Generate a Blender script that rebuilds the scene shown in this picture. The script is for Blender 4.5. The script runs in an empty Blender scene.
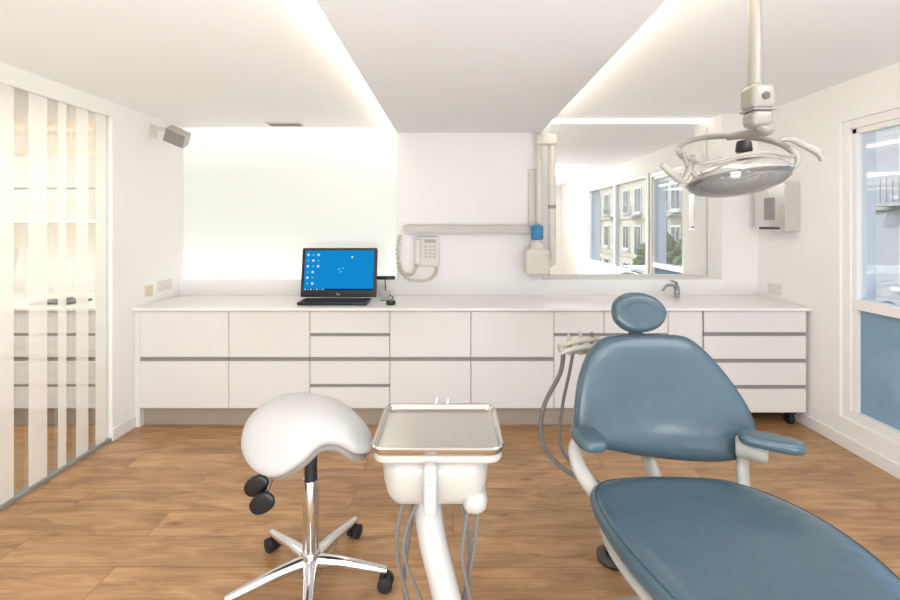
import bpy, bmesh, math, random
from mathutils import Vector, Matrix
random.seed(4)
scene = bpy.context.scene
COL = scene.collection
W = {}   # world location of each object (no rotations used on parents)

# ------------------------------------------------------------ materials
def lin(c):
    c = c/255.0
    return c/12.92 if c <= 0.04045 else ((c+0.055)/1.055)**2.4
def rgb(t): return (lin(t[0]), lin(t[1]), lin(t[2]), 1.0)
def M(name, col, rough=0.5, metal=0.0, var=0.04, scale=8.0, bump=0.0, bscale=80.0, coat=0.0, spec=0.5, stretch=(1,1,1), bdist=0.002):
    m = bpy.data.materials.new(name); m.use_nodes = True
    nt = m.node_tree; N = nt.nodes; L = nt.links
    b = N['Principled BSDF']
    b.inputs['Roughness'].default_value = rough
    b.inputs['Metallic'].default_value = metal
    b.inputs['Coat Weight'].default_value = coat
    b.inputs['Coat Roughness'].default_value = 0.15
    b.inputs['Specular IOR Level'].default_value = spec
    tc = N.new('ShaderNodeTexCoord'); mp = N.new('ShaderNodeMapping')
    mp.inputs['Scale'].default_value = stretch
    L.new(tc.outputs['Object'], mp.inputs['Vector'])
    no = N.new('ShaderNodeTexNoise'); no.inputs['Scale'].default_value = scale
    L.new(mp.outputs['Vector'], no.inputs['Vector'])
    mx = N.new('ShaderNodeMix'); mx.data_type = 'RGBA'
    c = rgb(col)
    mx.inputs['A'].default_value = (c[0]*(1-var), c[1]*(1-var), c[2]*(1-var), 1)
    mx.inputs['B'].default_value = (min(1,c[0]*(1+var)), min(1,c[1]*(1+var)), min(1,c[2]*(1+var)), 1)
    L.new(no.outputs['Fac'], mx.inputs['Factor'])
    L.new(mx.outputs['Result'], b.inputs['Base Color'])
    if bump > 0:
        n2 = N.new('ShaderNodeTexNoise'); n2.inputs['Scale'].default_value = bscale
        L.new(mp.outputs['Vector'], n2.inputs['Vector'])
        bp = N.new('ShaderNodeBump'); bp.inputs['Strength'].default_value = bump; bp.inputs['Distance'].default_value = bdist
        L.new(n2.outputs['Fac'], bp.inputs['Height']); L.new(bp.outputs['Normal'], b.inputs['Normal'])
    return m
def E(name, col, strength):
    m = bpy.data.materials.new(name); m.use_nodes = True
    nt = m.node_tree; nt.nodes.clear()
    o = nt.nodes.new('ShaderNodeOutputMaterial'); e = nt.nodes.new('ShaderNodeEmission')
    e.inputs['Color'].default_value = rgb(col); e.inputs['Strength'].default_value = strength
    nt.links.new(e.outputs[0], o.inputs[0]); return m

white_wall = M('wall_paint', (238,237,235), 0.7, bump=0.05, var=0.01)
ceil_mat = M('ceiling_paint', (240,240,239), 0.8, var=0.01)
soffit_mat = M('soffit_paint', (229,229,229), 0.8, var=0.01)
cab_white = M('cabinet_lacquer', (226,224,221), 0.35, var=0.01)
top_white = M('worktop_resin', (236,234,232), 0.25, var=0.01)
grip_grey = M('grip_channel_aluminium', (138,136,133), 0.5, 0.0, var=0.03)
toe_mat = M('toe_kick_metal', (172,160,146), 0.4, 0.2, var=0.05, stretch=(1,1,8))
cream = M('equipment_cream_plastic', (178,175,168), 0.35, var=0.015, coat=0.2)
offwhite = M('equipment_white_plastic', (186,185,181), 0.35, var=0.01, coat=0.2)
leatherw = M('white_upholstery', (186,185,183), 0.42, var=0.02, bump=0.15, bscale=260)
leather = M('teal_upholstery', (66,89,100), 0.33, var=0.07, scale=5, bump=0.6, bscale=12, bdist=.01, coat=0.35)
leather_d = M('teal_piping', (44,64,75), 0.45, var=0.05)
chrome = M('chrome', (225,225,228), 0.12, 1.0, var=0.01)
steel = M('brushed_steel', (212,208,203), 0.2, 1.0, var=0.05, scale=20, stretch=(1,12,1))
darksteel = M('dark_metal', (90,86,84), 0.35, 0.8)
black = M('black_plastic', (22,22,24), 0.35)
blackrub = M('black_rubber', (34,34,36), 0.6)
grey = M('grey_plastic', (140,140,140), 0.5)
hosegrey = M('hose_grey', (112,109,106), 0.5, bump=0.3, bscale=120)
lampgrey = M('lamp_grey_enamel', (148,144,136), 0.28, var=0.01, coat=0.3)
bluep = M('blue_plastic', (52,128,176), 0.4)
mirror_mat = M('mirror_silver', (245,247,246), 0.0, 1.0, var=0.0)
ochre = M('warm_render', (178,170,154), 0.9, var=0.1, scale=1)
stone = M('pale_stone_render', (146,148,150), 0.9, var=0.1, scale=1)
stone2 = M('grey_stone_render', (150,148,145), 0.9, var=0.12, scale=1)
darkpane = M('facade_glass', (42,54,66), 0.25, var=0.2)
asphalt = M('asphalt', (110,108,106), 0.9, var=0.1)
leafm = M('foliage', (74,92,52), 0.8, var=0.5, scale=5, bump=1.0, bscale=20)
bark = M('bark', (86,70,56), 0.9, var=0.2)
beige = M('beige_plate', (222,205,178), 0.5)

def glass_mat(name, tint=(250,252,252), refl=0.9):
    m = bpy.data.materials.new(name); m.use_nodes = True
    nt = m.node_tree; nt.nodes.clear(); N = nt.nodes; L = nt.links
    o = N.new('ShaderNodeOutputMaterial'); t = N.new('ShaderNodeBsdfTransparent'); g = N.new('ShaderNodeBsdfGlossy')
    t.inputs['Color'].default_value = rgb(tint); g.inputs['Roughness'].default_value = 0.02
    fr = N.new('ShaderNodeFresnel'); fr.inputs['IOR'].default_value = 1.45
    mu = N.new('ShaderNodeMath'); mu.operation='MULTIPLY'; mu.inputs[1].default_value = refl
    L.new(fr.outputs[0], mu.inputs[0])
    mx = N.new('ShaderNodeMixShader'); L.new(mu.outputs[0], mx.inputs[0]); L.new(t.outputs[0], mx.inputs[1]); L.new(g.outputs[0], mx.inputs[2])
    L.new(mx.outputs[0], o.inputs[0]); return m
glass = glass_mat('clear_glass', refl=.25)
def frost_mat(name, col, clear):
    m = bpy.data.materials.new(name); m.use_nodes = True
    nt = m.node_tree; nt.nodes.clear(); N = nt.nodes; L = nt.links
    o = N.new('ShaderNodeOutputMaterial'); t = N.new('ShaderNodeBsdfTransparent'); d = N.new('ShaderNodeBsdfDiffuse'); tr = N.new('ShaderNodeBsdfTranslucent')
    d.inputs['Color'].default_value = rgb(col); tr.inputs['Color'].default_value = rgb(col)
    a = N.new('ShaderNodeMixShader'); a.inputs[0].default_value = 0.5
    L.new(d.outputs[0], a.inputs[1]); L.new(tr.outputs[0], a.inputs[2])
    b = N.new('ShaderNodeMixShader'); b.inputs[0].default_value = clear
    L.new(a.outputs[0], b.inputs[1]); L.new(t.outputs[0], b.inputs[2])
    L.new(b.outputs[0], o.inputs[0]); return m
frost = frost_mat('frosted_film', (254,253,250), 0.48)
frost_blue = frost_mat('frosted_blue_pane', (164,190,202), 0.25)

def wood_floor():
    m = bpy.data.materials.new('oak_plank_floor'); m.use_nodes = True
    nt = m.node_tree; N = nt.nodes; L = nt.links; b = N['Principled BSDF']
    tc = N.new('ShaderNodeTexCoord')
    br = N.new('ShaderNodeTexBrick'); br.offset = 0.37
    br.inputs['Scale'].default_value = 1.0; br.inputs['Brick Width'].default_value = 1.5
    br.inputs['Row Height'].default_value = 0.2; br.inputs['Mortar Size'].default_value = 0.002
    br.inputs['Mortar Smooth'].default_value = 0.3
    br.inputs['Color1'].default_value = (0,0,0,1); br.inputs['Color2'].default_value = (1,1,1,1); br.inputs['Mortar'].default_value = (0.5,0.5,0.5,1)
    L.new(tc.outputs['Object'], br.inputs['Vector'])
    # shift grain per plank
    sc = N.new('ShaderNodeVectorMath'); sc.operation='SCALE'; sc.inputs['Scale'].default_value = 7.3
    L.new(br.outputs['Color'], sc.inputs[0])
    ad = N.new('ShaderNodeVectorMath'); ad.operation='ADD'
    L.new(tc.outputs['Object'], ad.inputs[0]); L.new(sc.outputs[0], ad.inputs[1])
    mp = N.new('ShaderNodeMapping'); mp.inputs['Scale'].default_value = (1.6, 7.5, 1)
    L.new(ad.outputs[0], mp.inputs['Vector'])
    n1 = N.new('ShaderNodeTexNoise'); n1.inputs['Scale'].default_value = 1.7; n1.inputs['Detail'].default_value = 9; n1.inputs['Distortion'].default_value = 1.2
    L.new(mp.outputs[0], n1.inputs['Vector'])
    mp2 = N.new('ShaderNodeMapping'); mp2.inputs['Scale'].default_value = (3, 70, 1)
    L.new(ad.outputs[0], mp2.inputs['Vector'])
    n2 = N.new('ShaderNodeTexNoise'); n2.inputs['Scale'].default_value = 2.0; n2.inputs['Detail'].default_value = 5
    L.new(mp2.outputs[0], n2.inputs['Vector'])
    r1 = N.new('ShaderNodeValToRGB'); cr = r1.color_ramp
    cr.elements[0].position = 0.27; cr.elements[0].color = rgb((144,106,70))
    cr.elements[1].position = 0.72; cr.elements[1].color = rgb((202,161,117))
    e = cr.elements.new(0.5); e.color = rgb((180,138,94))
    L.new(n1.outputs['Fac'], r1.inputs[0])
    # cathedral figure
    mpw = N.new('ShaderNodeMapping'); mpw.inputs['Scale'].default_value = (.7, 6, 1)
    L.new(ad.outputs[0], mpw.inputs['Vector'])
    wv = N.new('ShaderNodeTexWave'); wv.bands_direction='Y'; wv.inputs['Scale'].default_value=2.4; wv.inputs['Distortion'].default_value=5; wv.inputs['Detail'].default_value=3; wv.inputs['Detail Scale'].default_value=.6
    L.new(mpw.outputs[0], wv.inputs['Vector'])
    rw = N.new('ShaderNodeValToRGB'); rw.color_ramp.elements[0].position=0.0; rw.color_ramp.elements[0].color=(.62,.52,.42,1); rw.color_ramp.elements[1].position=.45; rw.color_ramp.elements[1].color=(1,1,1,1)
    L.new(wv.outputs['Fac'], rw.inputs[0])
    mw = N.new('ShaderNodeMix'); mw.data_type='RGBA'; mw.blend_type='MULTIPLY'; mw.inputs['Factor'].default_value=.2
    L.new(r1.outputs[0], mw.inputs['A']); L.new(rw.outputs[0], mw.inputs['B'])
    mx = N.new('ShaderNodeMix'); mx.data_type='RGBA'; mx.blend_type='MULTIPLY'; mx.inputs['Factor'].default_value = 0.25
    r2 = N.new('ShaderNodeValToRGB'); r2.color_ramp.elements[0].position=0.35; r2.color_ramp.elements[0].color=(0.45,0.38,0.32,1); r2.color_ramp.elements[1].position=0.6
    L.new(n2.outputs['Fac'], r2.inputs[0]); L.new(mw.outputs['Result'], mx.inputs['A']); L.new(r2.outputs[0], mx.inputs['B'])
    # knots
    mpk = N.new('ShaderNodeMapping'); mpk.inputs['Scale'].default_value=(1.5,3.0,1); L.new(ad.outputs[0], mpk.inputs['Vector'])
    vk = N.new('ShaderNodeTexVoronoi'); vk.inputs['Scale'].default_value=1.3; L.new(mpk.outputs[0], vk.inputs['Vector'])
    rk = N.new('ShaderNodeValToRGB'); rk.color_ramp.elements[0].position=.02; rk.color_ramp.elements[0].color=(.35,.25,.17,1); rk.color_ramp.elements[1].position=.11; rk.color_ramp.elements[1].color=(1,1,1,1)
    L.new(vk.outputs['Distance'], rk.inputs[0])
    mk = N.new('ShaderNodeMix'); mk.data_type='RGBA'; mk.blend_type='MULTIPLY'; mk.inputs['Factor'].default_value=.75
    L.new(mx.outputs['Result'], mk.inputs['A']); L.new(rk.outputs[0], mk.inputs['B'])
    m2 = N.new('ShaderNodeMix'); m2.data_type='RGBA'; m2.blend_type='MULTIPLY'; m2.inputs['Factor'].default_value = 0.16
    L.new(mk.outputs['Result'], m2.inputs['A']); L.new(br.outputs['Color'], m2.inputs['B'])
    m3 = N.new('ShaderNodeMix'); m3.data_type='RGBA'; m3.inputs['B'].default_value = rgb((100,64,36))
    mu = N.new('ShaderNodeMath'); mu.operation='MULTIPLY'; mu.inputs[1].default_value = 0.85
    L.new(br.outputs['Fac'], mu.inputs[0]); L.new(mu.outputs[0], m3.inputs['Factor']); L.new(m2.outputs['Result'], m3.inputs['A'])
    L.new(m3.outputs['Result'], b.inputs['Base Color'])
    b.inputs['Roughness'].default_value = 0.28
    bp = N.new('ShaderNodeBump'); bp.inputs['Strength'].default_value=0.1; bp.inputs['Distance'].default_value=0.002
    L.new(n2.outputs['Fac'], bp.inputs['Height']); L.new(bp.outputs['Normal'], b.inputs['Normal'])
    return m
floor_mat = wood_floor()

# ------------------------------------------------------------ mesh helpers
def tag(o, label=None, cat=None, group=None, kind=None):
    if label: o['label'] = label
    if cat: o['category'] = cat
    if group: o['group'] = group
    if kind: o['kind'] = kind
def place(o, parent, c):
    if parent is not None:
        o.parent = parent; o.location = Vector(c) - W[parent.name]
    else: o.location = c
    W[o.name] = Vector(c)
def finish(name, bm, mats, parent=None, label=None, cat=None, group=None, kind=None, smooth=True, angle=35, wn=False):
    bmesh.ops.recalc_face_normals(bm, faces=bm.faces)
    me = bpy.data.meshes.new(name); 
    xs=[v.co for v in bm.verts]
    mn=[min(v[i] for v in xs) for i in range(3)]; mxx=[max(v[i] for v in xs) for i in range(3)]
    c=Vector([(mn[i]+mxx[i])/2 for i in range(3)])
    if parent is None: c.z = mn[2]
    if name in ('floor',): c=Vector((0,0,0))
    for v in bm.verts: v.co -= c
    bm.to_mesh(me); bm.free()
    if not isinstance(mats,(list,tuple)): mats=[mats]
    for m in mats: me.materials.append(m)
    if smooth:
        me.shade_smooth(); me.set_sharp_from_angle(angle=math.radians(angle))
    o = bpy.data.objects.new(name, me); COL.objects.link(o)
    if smooth and wn:
        md=o.modifiers.new('weighted','WEIGHTED_NORMAL'); md.keep_sharp=True; md.weight=50
    place(o, parent, c); tag(o,label,cat,group,kind); return o
def thing(name, loc, label, cat, group=None, kind=None, parent=None):
    o = bpy.data.objects.new(name, None); o.empty_display_size=0.1; COL.objects.link(o)
    place(o, parent, Vector(loc)); tag(o,label,cat,group,kind); return o
def add_box(bm, b, bevel=0, mi=0, rot=None, piv=None, seg=2):
    x0,x1,y0,y1,z0,z1 = b
    t = bmesh.new(); bmesh.ops.create_cube(t, size=1)
    for v in t.verts: v.co = Vector((x0+(v.co.x+.5)*(x1-x0), y0+(v.co.y+.5)*(y1-y0), z0+(v.co.z+.5)*(z1-z0)))
    if bevel>0: bmesh.ops.bevel(t, geom=list(t.edges), offset=bevel, segments=seg, profile=0.5, affect='EDGES')
    if rot is not None:
        p = Vector(piv) if piv else Vector(((x0+x1)/2,(y0+y1)/2,(z0+z1)/2))
        for v in t.verts: v.co = p + rot @ (v.co-p)
    merge(bm, t, mi)
def merge(bm, t, mi=0):
    mp={}
    for v in t.verts: mp[v]=bm.verts.new(v.co)
    for f in t.faces:
        nf=bm.faces.new([mp[v] for v in f.verts]); nf.material_index=mi
    t.free()
def box(name, b, mat, bevel=0, **k):
    bm=bmesh.new(); add_box(bm,b,bevel, rot=k.pop('rot',None), piv=k.pop('piv',None), seg=k.pop('seg',2)); return finish(name,bm,mat,wn=bevel>0,**k)
def boxes(name, L, mat, bevel=0, **k):
    bm=bmesh.new()
    for b in L: add_box(bm,b[:6],bevel,b[6] if len(b)>6 else 0)
    return finish(name,bm,mat,wn=bevel>0,**k)
def catmull(P, n=6, closed=False):
    P=[Vector(p) for p in P]; out=[]; m=len(P)
    R = range(m) if closed else range(m-1)
    for i in R:
        if closed: a,b,c,d=P[(i-1)%m],P[i],P[(i+1)%m],P[(i+2)%m]
        else: a,b,c,d=P[max(i-1,0)],P[i],P[i+1],P[min(i+2,m-1)]
        for j in range(n):
            t=j/n
            out.append(0.5*((2*b)+(c-a)*t+(2*a-5*b+4*c-d)*t*t+(3*b-a-3*c+d)*t**3))
    if not closed: out.append(P[-1])
    return out
def add_sweep(bm, pts, r, n=12, sm=6, closed=False, mi=0, flat=1.0):
    k=len(pts)
    if not isinstance(r,(list,tuple)): r=[r]*k
    if sm>1:
        Q=catmull([Vector(p) for p in pts], sm, closed)
        RR=[v.x for v in catmull([Vector((x,0,0)) for x in r], sm, closed)]
    else: Q=[Vector(p) for p in pts]; RR=list(r)
    m=len(Q); rings=[]; up=None
    for i,p in enumerate(Q):
        if closed: t=(Q[(i+1)%m]-Q[i-1]).normalized()
        else: t=(Q[min(i+1,m-1)]-Q[max(i-1,0)]).normalized()
        if up is None:
            up = t.orthogonal().normalized() if abs(t.z)>0.9 else (Vector((0,0,1))-t*t.z).normalized()
        else: up=(up-t*up.dot(t)).normalized()
        s=t.cross(up)
        rings.append([bm.verts.new(p+(s*math.cos(2*math.pi*j/n)+up*flat*math.sin(2*math.pi*j/n))*RR[i]) for j in range(n)])
    for i in range(m if closed else m-1):
        A=rings[i];B=rings[(i+1)%m]
        for j in range(n):
            f=bm.faces.new([A[j],A[(j+1)%n],B[(j+1)%n],B[j]]); f.material_index=mi
    if not closed:
        for R_ in (rings[0],rings[-1]):
            f=bm.faces.new(R_); f.material_index=mi
def tube(name, pts, r, mat, n=12, sm=6, closed=False, flat=1.0, **k):
    bm=bmesh.new(); add_sweep(bm,pts,r,n,sm,closed,flat=flat); return finish(name,bm,mat,**k)
def add_cyl(bm,p0,p1,r0,r1=None,n=24,mi=0,bev=0.0):
    r1=r0 if r1 is None else r1
    p0=Vector(p0);p1=Vector(p1); d=(p1-p0); l=d.length; t=d/l
    if bev>0:
        pts=[p0,p0+t*bev*.3,p0+t*bev,p1-t*bev,p1-t*bev*.3,p1]; rr=[r0-bev,r0-bev*.3,r0,r1,r1-bev*.3,r1-bev]
    else: pts=[p0,p1]; rr=[r0,r1]
    up=t.orthogonal().normalized(); s=t.cross(up); rings=[]
    for p,r in zip(pts,rr): rings.append([bm.verts.new(p+(s*math.cos(2*math.pi*j/n)+up*math.sin(2*math.pi*j/n))*r) for j in range(n)])
    for A,B in zip(rings,rings[1:]):
        for j in range(n):
            f=bm.faces.new([A[j],A[(j+1)%n],B[(j+1)%n],B[j]]); f.material_index=mi
    for R_ in (rings[0],rings[-1]): bm.faces.new(R_).material_index=mi
def cyl(name,p0,p1,r0,mat,r1=None,n=24,bev=0.0,**k):
    bm=bmesh.new(); add_cyl(bm,p0,p1,r0,r1,n,0,bev); return finish(name,bm,mat,**k)
def add_lathe(bm, prof, c, n=40, mi=0, M3=None):
    rings=[]; c=Vector(c)
    for r,z in prof:
        ring=[]
        for j in range(n):
            a=2*math.pi*j/n; v=Vector((max(r,1e-4)*math.cos(a),max(r,1e-4)*math.sin(a),z))
            if M3: v=M3@v
            ring.append(bm.verts.new(c+v))
        rings.append(ring)
    for A,B in zip(rings,rings[1:]):
        for j in range(n):
            bm.faces.new([A[j],A[(j+1)%n],B[(j+1)%n],B[j]]).material_index=mi
    for R_ in (rings[0],rings[-1]): bm.faces.new(R_).material_index=mi
def lathe(name,prof,c,mat,n=40,M3=None,**k):
    bm=bmesh.new(); add_lathe(bm,prof,c,n,0,M3); return finish(name,bm,mat,**k)
RINGS=[(0,1),(.3,1),(.55,.99),(.75,.95),(.87,.84),(.95,.62),(.99,.3),(1,0),(.99,-.35),(.96,-.7),(.9,-.92),(.8,-1),(.4,-1),(0,-1)]
DR=[(0,1)]+[(i*.08,1) for i in range(1,9)]+[(.7,.98),(.79,.93),(.87,.84),(.92,.72),(.96,.55),(.985,.32),(1,0),(.99,-.35),(.96,-.7),(.9,-.92),(.8,-1),(.6,-1),(.4,-1),(.2,-1),(0,-1)]
def cushion(name,outline,thick,warp,mat,sm=5,rings=RINGS,cen=None,**k):
    O=catmull([Vector((p[0],p[1],0)) for p in outline],sm,True)
    c=sum(O,Vector())/len(O) if cen is None else Vector((cen[0],cen[1],0))
    bm=bmesh.new(); RR=[]
    for s,h in rings:
        if s==0: RR.append([bm.verts.new(warp(c.x,c.y,h*thick/2))]); continue
        RR.append([bm.verts.new(warp(c.x+(p.x-c.x)*s,c.y+(p.y-c.y)*s,h*thick/2)) for p in O])
    m=len(O)
    for A,B in zip(RR,RR[1:]):
        for j in range(m):
            a=[A[j%len(A)],A[(j+1)%len(A)]] if len(A)>1 else [A[0]]
            b=[B[(j+1)%len(B)],B[j%len(B)]] if len(B)>1 else [B[0]]
            bm.faces.new(a+b)
    return finish(name,bm,mat,angle=80,**k)
def seam_loop(outline,cen,s,h,thick,warp,r,mat,parent,sm=5):
    O=catmull([Vector((p[0],p[1],0)) for p in outline],sm,True)
    P=[warp(cen[0]+(p.x-cen[0])*s,cen[1]+(p.y-cen[1])*s,h*thick/2) for p in O]
    tube('seam',P,r,mat,n=6,sm=1,closed=True,parent=parent)
def rrect(x0,x1,y0,y1,r,n=6):
    out=[]
    for cx,cy,a0 in ((x1-r,y1-r,0),(x0+r,y1-r,90),(x0+r,y0+r,180),(x1-r,y0+r,270)):
        for i in range(n+1):
            a=math.radians(a0+90*i/n); out.append((cx+r*math.cos(a),cy+r*math.sin(a)))
    return out
def rr_stack(name,x0,x1,y0,y1,r,levels,mat,wn=True,**k):
    """levels: list of (inset, z) from bottom outside to inside"""
    bm=bmesh.new(); RR=[]
    for ins,z in levels:
        RR.append([bm.verts.new((x,y,z)) for x,y in rrect(x0+ins,x1-ins,y0+ins,y1-ins,max(r-ins,0.004))])
    for A,B in zip(RR,RR[1:]):
        m=len(A)
        for j in range(m): bm.faces.new([A[j],A[(j+1)%m],B[(j+1)%m],B[j]])
    bm.faces.new(RR[0]); bm.faces.new(RR[-1])
    return finish(name,bm,mat,wn=wn,**k)
def text_mesh(name, body, size, loc, mat, parent=None, rot=None, label=None):
    cu=bpy.data.curves.new(name,'FONT'); cu.body=body; cu.size=size; cu.extrude=0.0004; cu.align_x='CENTER'
    t=bpy.data.objects.new('tmp',cu); COL.objects.link(t); bpy.context.view_layer.update()
    dg=bpy.context.evaluated_depsgraph_get(); me=bpy.data.meshes.new_from_object(t.evaluated_get(dg))
    COL.objects.unlink(t); bpy.data.objects.remove(t)
    R=rot or Matrix.Rotation(math.radians(90),3,'X')
    bm=bmesh.new(); bm.from_mesh(me)
    for v in bm.verts: v.co=R@v.co+Vector(loc)
    return finish(name,bm,mat,parent=parent,label=label,smooth=False)
def st(name,b,mat,label,cat,bevel=0,**k): return box(name,b,mat,bevel,label=label,cat=cat,kind='structure',**k)

# ------------------------------------------------------------ room shell
XL,XR,YC,YB=-2.4,2.68,3.95,4.2
HL,HS,HR=2.385,2.33,2.5
st('floor',(-5.2,XR+.25,-2.8,4.35,-.1,0),floor_mat,'oak plank floor with warm grain','floor')
st('ceiling',(-5.2,-.496,-2.8,4.35,HL,2.7),ceil_mat,'white plaster ceiling beside the dropped soffit','ceiling')
st('ceiling.001',(.77,XR+.25,-2.8,4.35,HR,2.7),ceil_mat,'white plaster ceiling above the window side','ceiling')
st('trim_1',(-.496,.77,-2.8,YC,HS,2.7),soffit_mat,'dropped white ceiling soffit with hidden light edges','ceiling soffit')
st('wall_back',(-5.2,XR+.25,YB,4.35,0,2.6),white_wall,'white painted wall behind the cabinets','wall')
st('wall_column',(-.496,.77,YC,YB,.9,2.7),white_wall,'projecting white wall section above the worktop','wall')
st('wall_back_corner',(2.363,XR,YC,YB,1.04,HR),white_wall,'white wall beside the mirror niche','wall')
st('trim_2',(.77,XR,YC,YB,.9,1.04),white_wall,'white upstand ledge below the mirror','ledge')
st('trim_3',(XL,-.496,YC,4.02,.9,1.04),white_wall,'white upstand ledge below the lit glass panel','ledge')
st('wall_left',(-2.52,XL,3.17,YB,0,HL),white_wall,'short white wall beside the glass partition','wall')
st('trim_4',(-2.47,XL,-2.8,3.17,2.28,HL),white_wall,'white beam above the glass partition','beam')
st('wall_front',(-5.2,XR+.25,-2.9,-2.8,0,2.7),white_wall,'white wall opposite the cabinets','wall')
st('wall_far_left',(-5.3,-5.2,-2.9,4.35,0,2.7),white_wall,'white wall of the neighbouring area','wall')
# right wall with window openings
boxes('wall_right',[(XR,XR+.25,3.12,YB,0,HR),(XR,XR+.25,-2.8,3.12,2.23,HR),(XR,XR+.25,2.18,3.12,0,.2),
      (XR,XR+.25,2.1,2.18,0,2.23),(XR,XR+.25,-2.8,2.1,0,.8),(XR,XR+.25,-2.8,-.6,.8,2.23)],white_wall,
      label='white wall with large windows',cat='wall',kind='structure')
st('baseboard_right',(XR-.014,XR,-2.8,3.95,0,.085),top_white,'white baseboard along the window wall','baseboard',.003)
st('baseboard_left',(XL,XL+.014,3.16,3.42,0,.085),top_white,'white baseboard on the short wall','baseboard',.003)
st('trim_5',(-2.46,XL-.005,-2.8,3.17,0,.02),grip_grey,'metal floor track of the glass partition','floor track')
# glass partition
gp=thing('window_4',(-2.43,0.2,.02),'glass partition with vertical frosted stripes','glass partition',kind='structure')
box('glass_pane',(-2.436,-2.426,-2.75,3.168,.02,2.28),glass,parent=gp,smooth=False)
for a,b in ((2.40,2.483),(2.571,2.687),(2.762,2.82),(2.895,2.99),(3.055,3.145),(2.2,2.33),(2.0,2.1),(1.75,1.92),(1.5,1.65),(1.2,1.4)):
    box('frosted_stripe',(-2.425,-2.423,a,b,.021,2.279),frost,parent=gp,smooth=False)
# windows
def window(n,y0,y1,z0,z1,transom=None,f=.06):
    w=thing('window_%d'%n,(XR+.1,(y0+y1)/2,z0),'white framed window overlooking the street','window',kind='structure')
    a,b_=(XR+.02,XR+.12) if transom else (XR+.012,XR+.08)
    L=[(a,b_,y0,y0+f,z0,z1),(a,b_,y1-f,y1,z0,z1),(a,b_,y0+f,y1-f,z0,z0+f),(a,b_,y0+f,y1-f,z1-f,z1)]
    if transom: L.append((XR+.03,XR+.11,y0+f,y1-f,transom-.035,transom+.035))
    boxes('window_frame',L,top_white,.004,parent=w)
    if transom:
        g=.035
        L=[(XR+.035,XR+.10,y0+f,y0+f+g,z0+f,z1-f),(XR+.035,XR+.10,y1-f-g,y1-f,z0+f,z1-f),(XR+.035,XR+.1,y0+f,y1-f,z1-f-g,z1-f)]
        boxes('sash',L,top_white,.003,parent=w)
    zb=transom if transom else z0
    box('glass_pane',(XR+.065,XR+.07,y0+f,y1-f,zb,z1-f),glass,parent=w,smooth=False)
    if transom: box('frosted_pane',(XR+.06,XR+.07,y0+f,y1-f,z0+f,transom),frost_blue,parent=w,label='blue frosted lower pane',smooth=False)
    return w
window(1,2.18,3.12,.2,2.23,transom=.985)
window(2,.85,2.1,.8,2.23,f=.045)
window(3,-.6,.85,.8,2.23,f=.045)

# light strips (real LED strips on the concealed sides)
warm=(255,238,216)
led=E('led_warm_strip',warm,27.0); ledR=E('led_warm_strip_bright',warm,27.0); ledw=E('led_under_cabinet',(255,222,180),10)
st('trim_6',(-.505,-.4965,-2.7,3.95,2.345,2.372),led,'warm LED strip along the soffit edge','led strip')
st('trim_7',(.7705,.779,-2.7,3.95,2.40,2.43),ledR,'warm LED strip along the soffit edge','led strip')

# backlit glass panel
def panel_mat():
    m=bpy.data.materials.new('backlit_opal_glass'); m.use_nodes=True
    nt=m.node_tree;N=nt.nodes;L=nt.links;b=N['Principled BSDF']
    b.inputs['Base Color'].default_value=rgb((186,190,184)); b.inputs['Roughness'].default_value=.25
    tc=N.new('ShaderNodeTexCoord'); sp=N.new('ShaderNodeSeparateXYZ'); L.new(tc.outputs['Generated'],sp.inputs[0])
    # diffused brightness rises toward the LED-lit rim
    r=N.new('ShaderNodeValToRGB'); r.color_ramp.interpolation='B_SPLINE'; e=r.color_ramp.elements
    e[0].position=0; e[0].color=(1.0,.96,.87,1); e[1].position=1; e[1].color=(1,.96,.88,1)
    for p_,v_ in ((.12,.60),(.3,.38),(.7,.38),(.88,.58)):
        a=r.color_ramp.elements.new(p_); a.color=(v_,v_*1.005,v_*.94,1)
    L.new(sp.outputs['Z'],r.inputs[0]); L.new(r.outputs[0],b.inputs['Emission Color']); b.inputs['Emission Strength'].default_value=1.1
    return m
box('backlit_panel',(XL+.002,-.5,4.005,4.035,1.041,HL-.002),panel_mat(),label='large backlit opal glass wall panel above the ledge',cat='light panel',smooth=False)
# mirror
box('wall_mirror',(.90,2.355,4.18,4.199,1.042,2.46),mirror_mat,label='large frameless mirror in the lit niche above the basin',cat='mirror',smooth=False)
st('trim_10',(.85,2.36,4.17,4.199,2.475,2.495),E('led_mirror_top',warm,6),'warm LED strip above the mirror','led strip')

# ------------------------------------------------------------ cabinets
CF=3.38
ct=boxes('countertop',[(XL+.002,XR-.002,CF-.02,YC-.001,.877,.9)],top_white,.003,label='long white worktop running wall to wall',cat='countertop')
Z=dict(t=.872,a=.708,b=.683,c=.5285,d=.4965,e=.3255,f=.300,g=.144)
def cabinet(x0,x1,rows,label,zb=.144,group=None,sep=True,yback=3.93):
    g=.0025
    c=thing('cabinet',((x0+x1)/2,(CF+yback)/2,zb if zb<.144 else 0.0),label,'cabinet',group=group)
    box('body',(x0+g/2,x1-g/2,CF+.022,yback,zb,.875),cab_white,parent=c,smooth=False)
    for i,(z0,z1,nm) in enumerate(rows):
        d=box(nm,(x0+g,x1-g,CF,CF+.02,z0,z1),cab_white,.0015,parent=c)
        if i<len(rows)-1:
            zt=z0; zl=rows[i+1][1]
            box('grip_channel',(x0+g,x1-g,CF+.008,CF+.0215,zl+.0005,zt-.0005),grip_grey,parent=c,smooth=False,label='grey recessed aluminium grip channel')
    return c
two=[(Z['c'],Z['t'],'drawer'),(Z['g'],Z['d'],'drawer')]
four=[(Z['a'],Z['t'],'drawer'),(Z['c'],Z['b'],'drawer'),(Z['e'],Z['d'],'drawer'),(Z['g'],Z['f'],'drawer')]
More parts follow.
